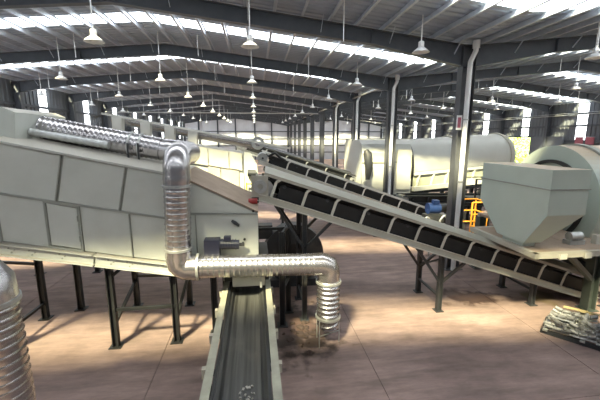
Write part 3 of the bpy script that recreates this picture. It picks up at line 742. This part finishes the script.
# ------------------------------------------------------------------ hopper, near drum and platform at right
ho = empty('feed_hopper', (7.4, 8.5, 2.15), 'grey green feed hopper with brown dusty top and tapered bottom, at right', 'hopper')
hx0, hx1, hy0, hy1 = 6.86, 7.88, 7.2, 9.7
MB().box(hx0, hx1, hy0, hy1, 3.79, 4.24).build('upper_band', 'hopper_paint', ho)
MB().box(hx0 - .03, hx1 + .03, hy0 - .03, hy1 + .03, 3.755, 3.79).build('seam_rib', 'machine_rib', ho)
m = MB().box(hx0, hx1, hy0, hy1, 3.15, 3.765)
m.build('body', 'hopper_paint', ho)
MB().box(hx0 + .1, hx0 + .45, 7.95, 8.7, 2.15, 2.28).build('throat', 'hopper_paint', ho)
MB().hexa([(hx0, 7.82, 2.28), (hx0 + .5, 7.82, 2.28), (hx0 + .5, 8.82, 2.28), (hx0, 8.82, 2.28), (hx0, hy0, 3.15), (hx1, hy0, 3.15), (hx1, hy1, 3.15), (hx0, hy1, 3.15)]).build('cone', 'hopper_paint', ho)
pf = empty('support_platform', (9.5, 9.5, 0), 'steel platform frame carrying the hopper and the near drum', 'platform')
m = MB().beam((6.82, 7.42, 2.08), (13.5, 7.42, 2.08), .12, .14); m.build('edge_beam', 'cream_dusty', pf)
MB().beam((6.88, 7.36, 2.08), (6.88, 9.95, 2.08), .12, .14).build('edge_beam', 'cream_dusty', pf)
MB().beam((6.82, 9.95, 2.08), (8.45, 9.95, 2.08), .12, .14).build('edge_beam', 'cream_dusty', pf)
MB().beam((8.4, 11.9, 2.08), (13.5, 11.9, 2.08), .12, .14).build('edge_beam', 'cream_dusty', pf)
for xa, xb, ya, yb in ((6.94, 8.4, 7.48, 9.89), (8.41, 9.45, 7.48, 11.84), (9.46, 13.5, 7.48, 8.42)): MB().box(xa, xb, ya, yb, 2.06, 2.15).build('deck_plate', 'dusty_plate', pf)
for x in (7.6, 8.3, 9.4, 10.6): MB().box(x - .1, x + .1, 7.33, 7.4, 1.98, 2.12).build('clip', 'cream_paint', pf)
for x, y in ((9.62, 8.3), (9.3, 11.8), (12.8, 7.6), (12.8, 11.9), (8.45, 11.8)):
    l = MB().ibeam((x, y, .02), (x, y, 2.02), .26, .26, .03).build('post', 'post_green', pf)
    MB().box(x - .2, x + .2, y - .2, y + .2, 0, .02).build('foot_plate', 'post_green', l)
MB().beam((9.62, 8.3, .9), (8.0, 7.6, 2.0), .12, .12).build('brace', 'post_green', pf)
MB().beam((8.6, 7.5, 1.96), (8.6, 11.3, 1.96), .1, .12).build('joist', 'post_green', pf)
dn = empty('drum_screen', (11.5, 9.7, 2.15), 'large grey green rotating drum beside the hopper, cut by the right edge', 'drum')
DC = (10.1, 2.98)
MB().cyl((9.65, DC[0], DC[1]), (14.5, DC[0], DC[1]), 1.75, 64).build('shell', 'hopper_paint', dn)
MB().annulus((9.62, DC[0], DC[1]), (1, 0, 0), 1.2, 1.75, .05, 64).build('end_ring', 'hopper_paint', dn)
MB().annulus((9.58, DC[0], DC[1]), (1, 0, 0), 1.2, 1.3, .16, 64).build('dark_rim', 'black_steel', dn)
MB().cyl((8.2, DC[0], DC[1]), (9.6, DC[0], DC[1]), .8, 48).build('inlet', 'hopper_paint', dn)
MB().annulus((10.3, DC[0], DC[1]), (1, 0, 0), 1.74, 1.81, .18, 64).build('running_ring', 'machine_rib', dn)
MB().box(10.15, 10.45, 8.2, 12.0, .9, 1.165).build('cradle', 'dark_steel', dn)
for yy in (8.25, 11.95): leg(10.3, yy, .9, dn, .2, 'dark_steel', .2)
dm = MB().cyl((8.35, 8.0, 2.36), (8.7, 8.0, 2.36), .12, 14).build('drive_motor', 'galv_dull', dn)
MB().box(8.3, 8.75, 7.88, 8.12, 2.15, 2.26).build('motor_foot', 'galv_dull', dm)
MB().box(9.05, 9.2, 7.85, 8.0, 2.15, 2.4).build('bearing_block', 'cream_paint', dn)

# ------------------------------------------------------------------ far drum behind the nearest columns
fd = empty('drum_screen', (12, 21, 0), 'long cream rotating drum with pale hood behind the nearest columns', 'drum')
A, B = Vector((8.3, 20.4, 3.38)), Vector((16.3, 21.8, 3.8)); ax = (B - A).normalized()
MB().sweep([A, B], [1.42, 1.42], 56).build('shell', 'drum_paint', fd)
for t in (.06, .5, .97): MB().annulus(A.lerp(B, t), ax, 1.41, 1.5, .16, 56).build('running_ring', 'cream_dusty', fd)
MB().annulus(B + ax * .05, ax, .9, 1.42, .06, 56).build('end_ring', 'cream_paint', fd)
# hood with rounded top
hp = [(19.0, 1.7), (21.8, 1.7), (21.8, 4.1), (21.5, 4.6), (20.9, 4.85), (19.9, 4.85), (19.3, 4.6), (19.0, 4.1)]
hd = MB().prism_x(hp, 6.0, 8.95).build('hood', 'drum_paint', fd)
MB().box(5.98, 8.97, 18.96, 19.0, 3.55, 3.62).build('seam_rib', 'machine_rib', hd)
MB().annulus((8.98, 20.4, 3.3), (1, 0, 0), 1.44, 1.56, .1, 48).build('hood_ring', 'black_steel', hd)
MB().box(8.05, 8.85, 18.9, 18.99, 2.0, 4.3).build('hood_door', 'cream_paint', hd)
MB().sweep([(6.15, 18.9, 4.3), (6.25, 18.88, 4.1), (6.35, 18.88, 3.2), (6.3, 18.9, 2.6)], [.1, .24, .22, .12], 14).build('drop_hose', 'dark_steel', hd)
MB().cyl((6.3, 18.75, 2.4), (6.3, 19.0, 2.4), .22, 16).build('hose_coupling', 'galv_dull', hd)
# skirt with ribs below the drum
S0, S1 = Vector((9.1, 19.05, 2.45)), Vector((16.6, 20.4, 2.85)); sd = (S1 - S0).normalized()
m = MB(); m.beam(S0, S1, .05, .75); m.build('skirt', 'skirt_green', fd)
MB().beam(S0 + Vector((0, -.05, .42)), S1 + Vector((0, -.05, .42)), .16, .14).build('skirt_rail', 'drum_paint', fd)
MB().beam(S0 + Vector((0, -.05, -.45)), S1 + Vector((0, -.05, -.45)), .22, .26).build('skirt_rail', 'cream_paint', fd)
for k in range(9):
    p = S0 + sd * (.35 + k * 1.0); MB().beam(p + Vector((-.12, -.06, -.36)), p + Vector((.05, -.06, .38)), .1, .1, sd).build('skirt_rib', 'drum_paint', fd)
for y0 in (0, 2.6):
    MB().beam(S0 + Vector((-2.5, y0, -.75)), S1 + Vector((0, y0, -.75)), .2, .3).build('base_beam', 'dark_steel', fd)
for k in range(7):
    p = S0.lerp(S1, k / 6)
    for y0 in (0, 2.6):
        leg(p.x, p.y + y0, p.z - .9, fd, .2, 'dark_steel', .2)
for k in range(6):
    p, q = S0.lerp(S1, k / 6), S0.lerp(S1, (k + 1) / 6); bar((p.x, p.y, .5), (q.x, q.y, q.z - .9), fd, 'brace', .09, 'dark_steel'); bar((p.x, p.y, 1.0), (q.x, q.y, 1.0), fd, 'crossbar', .09, 'dark_steel')
for x, y in ((6.2, 19.1), (8.8, 19.1), (6.2, 21.6), (8.8, 21.6)): leg(x, y, 1.7, fd, .2, 'dark_steel', .2)
# collecting conveyor under the far drum
uc, PU, LU = conveyor('collecting_conveyor', 'low dark belt conveyor lying under the far drum', 8.0, 1.35, 17.5, 1.15, 17.8, 18.7, 1.1, ((9.5, 0, 0), (12.5, 0, 0), (15.5, 0, 0)), depth=.45, cover=False, cm='dark_steel', sm='dark_steel')
# blue motor on a stand, hoses
bmr = empty('motor_unit', (7.9, 14.4, 0), 'blue electric motor on a dark stand behind the front conveyor', 'motor')
MB().box(7.55, 8.3, 14.1, 14.7, 0, 1.55).build('stand', 'dark_steel', bmr)
b_ = MB().cyl((7.7, 14.4, 1.83), (8.2, 14.4, 1.83), .24, 18).build('motor', 'blue_motor', bmr)
MB().box(7.85, 8.1, 14.2, 14.45, 2.04, 2.22).build('terminal_box', 'blue_motor', b_)
MB().annulus((7.68, 14.4, 1.83), (1, 0, 0), .05, .25, .06, 18).build('fan_cover', 'blue_motor', b_)
MB().cyl((8.2, 14.4, 1.83), (9.3, 14.4, 1.83), .2, 14).build('gear_tube', 'black_steel', bmr)
MB().box(9.1, 9.4, 14.2, 14.6, 0, 1.66).build('stand', 'dark_steel', bmr)
for k, (x, lab) in enumerate(((6.9, 'leftmost pale hose loop beside the blue motor'), (7.75, 'middle pale hose loop right of the blue motor'), (8.2, 'rightmost pale hose loop by the nearest column'))):
    y = 13.3 + .15 * k
    o = MB().sweep(fillet([(x, y, 0), (x, y, 1.5), (x + .18, y, 1.75), (x + .36, y, 1.5), (x + .36, y, 0)], .15, 5), .04, 8).build('hose_loop', 'galv_dull'); tag(o, lab, 'hose', 'hose loops')
# orange guard railing
og = empty('guard_railing', (9.15, 13.3, 0), 'orange safety railing standing behind the hopper', 'railing')
for x, y in ((8.8, 12.9), (9.5, 12.9), (9.5, 13.7), (8.8, 13.7)): MB().cyl((x, y, 0), (x, y, 2.35), .035, 10).build('post', 'orange_paint', og)
for z in (2.35, 1.85, 1.35):
    for p, q in (((8.8, 12.9), (9.5, 12.9)), ((9.5, 12.9), (9.5, 13.7)), ((8.8, 13.7), (9.5, 13.7))): MB().cyl((*p, z), (*q, z), .03, 8).build('rail', 'orange_paint', og)
# machinery on far right floor: low walkway between the drums
wk = empty('walkway', (12.5, 14.5, 0), 'dark steel walkway with railing between hopper and far drum', 'walkway')
MB().box(10.4, 15.5, 15.2, 16.2, 1.95, 2.05).build('deck', 'dark_steel', wk)
for x in (10.5, 12, 13.5, 15.3):
    for yy in (15.25, 16.15): MB().beam((x, yy, 0), (x, yy, 3.0), .07, .07).build('post', 'dark_steel', wk)
for z in (2.5, 3.0):
    for yy in (15.25, 16.15): MB().beam((10.5, yy, z), (15.3, yy, z), .05, .05).build('rail', 'dark_steel', wk)
bl = empty('drum_screen', (5.3, 31, 0), 'pale machine housing far back beside the column row', 'drum')
MB().prism_x([(30, 1.2), (33, 1.2), (33, 4.2), (32.5, 4.8), (30.5, 4.8), (30, 4.2)], 8.6, 17).build('housing', 'drum_paint', bl)
for x in (9, 12, 16):
    for yy in (30.2, 32.8): leg(x, yy, 1.2, bl, .2, 'dark_steel', .2)
for k, (x, y, mt, lab) in enumerate(((6.3, 24.3, 'orange_paint', 'orange box on the floor beside the third column'), (5.6, 34, 'yellow_paint', 'yellow box on the floor far along the column row'))):
    r = empty('control_box', (x, y, 0), lab, 'box')
    MB().box(x - .3, x + .3, y - .3, y + .3, .1, 2.4).build('cabinet', mt, r); MB().box(x - .32, x + .32, y - .32, y + .32, 0, .1).build('plinth', 'dark_steel', r); MB().box(x + .2, x + .24, y - .33, y - .3, 1.1, 1.3).build('handle', 'black_steel', r)

# ------------------------------------------------------------------ heap of spare idlers on the floor
sk = empty('skid', (8.15, 6.95, 0), 'low metal skid under the heap of spare rollers', 'skid')
C0 = Vector((8.12, 6.98, 0)); e1 = Vector((.64, -.77, 0)); e2 = Vector((.77, .64, 0))
for t in (-.4, 0, .4):
    p = C0 + e2 * t; MB().beam(p - e1 * .85 + Vector((0, 0, .05)), p + e1 * .85 + Vector((0, 0, .05)), .08, .1).build('runner', 'dark_steel', sk)
for t in (-.75, 0, .75):
    p = C0 + e1 * t + Vector((0, 0, .12)); MB().beam(p - e2 * .5, p + e2 * .5, .1, .04).build('cross_board', 'galv_dull', sk)
rnd = random.Random(11)
def idler_set(proto=[None]):
    r = empty('roller_set', (0, 0, 0))
    MB().beam((-.42, 0, .02), (.42, 0, .02), .07, .04).build('base_angle', 'galv_dull', r)
    for x in (-.4, -.14, .14, .4): MB().beam((x, 0, .03), (x * 1.05, 0, .08 if abs(x) < .3 else .12), .05, .015, (1, 0, 0)).build('upright', 'galv_dull', r)
    for p, q in (((-.13, 0, .09), (.13, 0, .09)), ((-.16, 0, .09), (-.42, 0, .13)), ((.16, 0, .09), (.42, 0, .13))): MB().cyl(p, q, .052, 12).build('roller', 'spare_grey', r)
    return r
idp = idler_set(); first = True; cnt = 0
for lay in range(3):
    for k in range(5 - lay):
        for sx in (-1, 0, 1)[:3 - (lay == 2)]:
            p = C0 + e2 * (-.4 + lay * .1 + k * .19) + e1 * (sx * .5 + rnd.uniform(-.06, .06)) * (.9 if lay else 1)
            o = idp if first else copy_tree(idp, (0, 0, 0)); first = False
            o.location = (p.x, p.y, .15 + lay * .12); ORG[o.name] = o.location.copy()
            turn = rnd.uniform(-.3, .3) + (rnd.choice((0, 0, .8, -.8, 1.5)) if lay else 0)
            o.rotation_euler = (rnd.uniform(-.5, .5), rnd.uniform(-.15, .15), math.atan2(e1.y, e1.x) + turn)
            o.scale = (.62, 1, 1)
            tag(o, 'grey metal roller set lying in the heap of spare parts on the floor', 'roller set', 'heap of spare roller sets'); cnt += 1
for k, (dx, lab) in enumerate(((-.25, 'left pale wooden plank on top of the roller heap'), (.1, 'right pale wooden plank on top of the roller heap'))):
    p = C0 + e1 * (dx - .25) + e2 * .42 + Vector((0, 0, .52)); q = p + e1 * .5 + Vector((0, 0, .02))
    o = MB().beam(p, q, .09, .03).build('plank', 'wood'); tag(o, lab, 'plank', 'planks on the heap')

# ------------------------------------------------------------------ outside the doorway
gd = MB().box(XR + .5, XR + 60, -10, 90, -.3, -.03).build('ground', 'grass'); tag(gd, 'sunlit ground outside the doorway', 'ground', kind='structure')
def tree(x, y, h, rr, lab, seed):
    rnd = random.Random(seed); r = empty('tree', (x, y, -.03), lab, 'tree', 'trees outside the doorway')
    MB().sweep([(x, y, -.03), (x + .1, y, h * .4), (x, y + .1, h * .75)], [.16, .12, .05], 8).build('trunk', 'bark', r)
    m = MB()
    for k in range(1500):
        u = Vector((rnd.gauss(0, 1), rnd.gauss(0, 1), rnd.gauss(0, 1))).normalized() * rr * rnd.uniform(.5, 1) ** .5
        c = Vector((x, y, h * .55)) + Vector((u.x, u.y, u.z * h * .5 / rr)); s = rnd.uniform(.12, .26)
        a = Vector((rnd.uniform(-1, 1), rnd.uniform(-1, 1), rnd.uniform(-1, 1))).normalized(); b = a.orthogonal().normalized()
        m.add([c - a * s, c + b * s * .5, c + a * s, c - b * s * .5], [(0, 1, 2, 3)])
    o = m.build('crown', 'leaf', r); o['kind'] = 'stuff'
tree(35, 40, 7.5, 2.4, 'leafy yellow green tree outside, left one seen through the doorway', 1)
tree(36.5, 45.5, 7, 2.4, 'leafy yellow green tree outside, middle one seen through the doorway', 2)
tree(38.5, 51.5, 7.5, 2.6, 'leafy yellow green tree outside, right one seen through the doorway', 3)
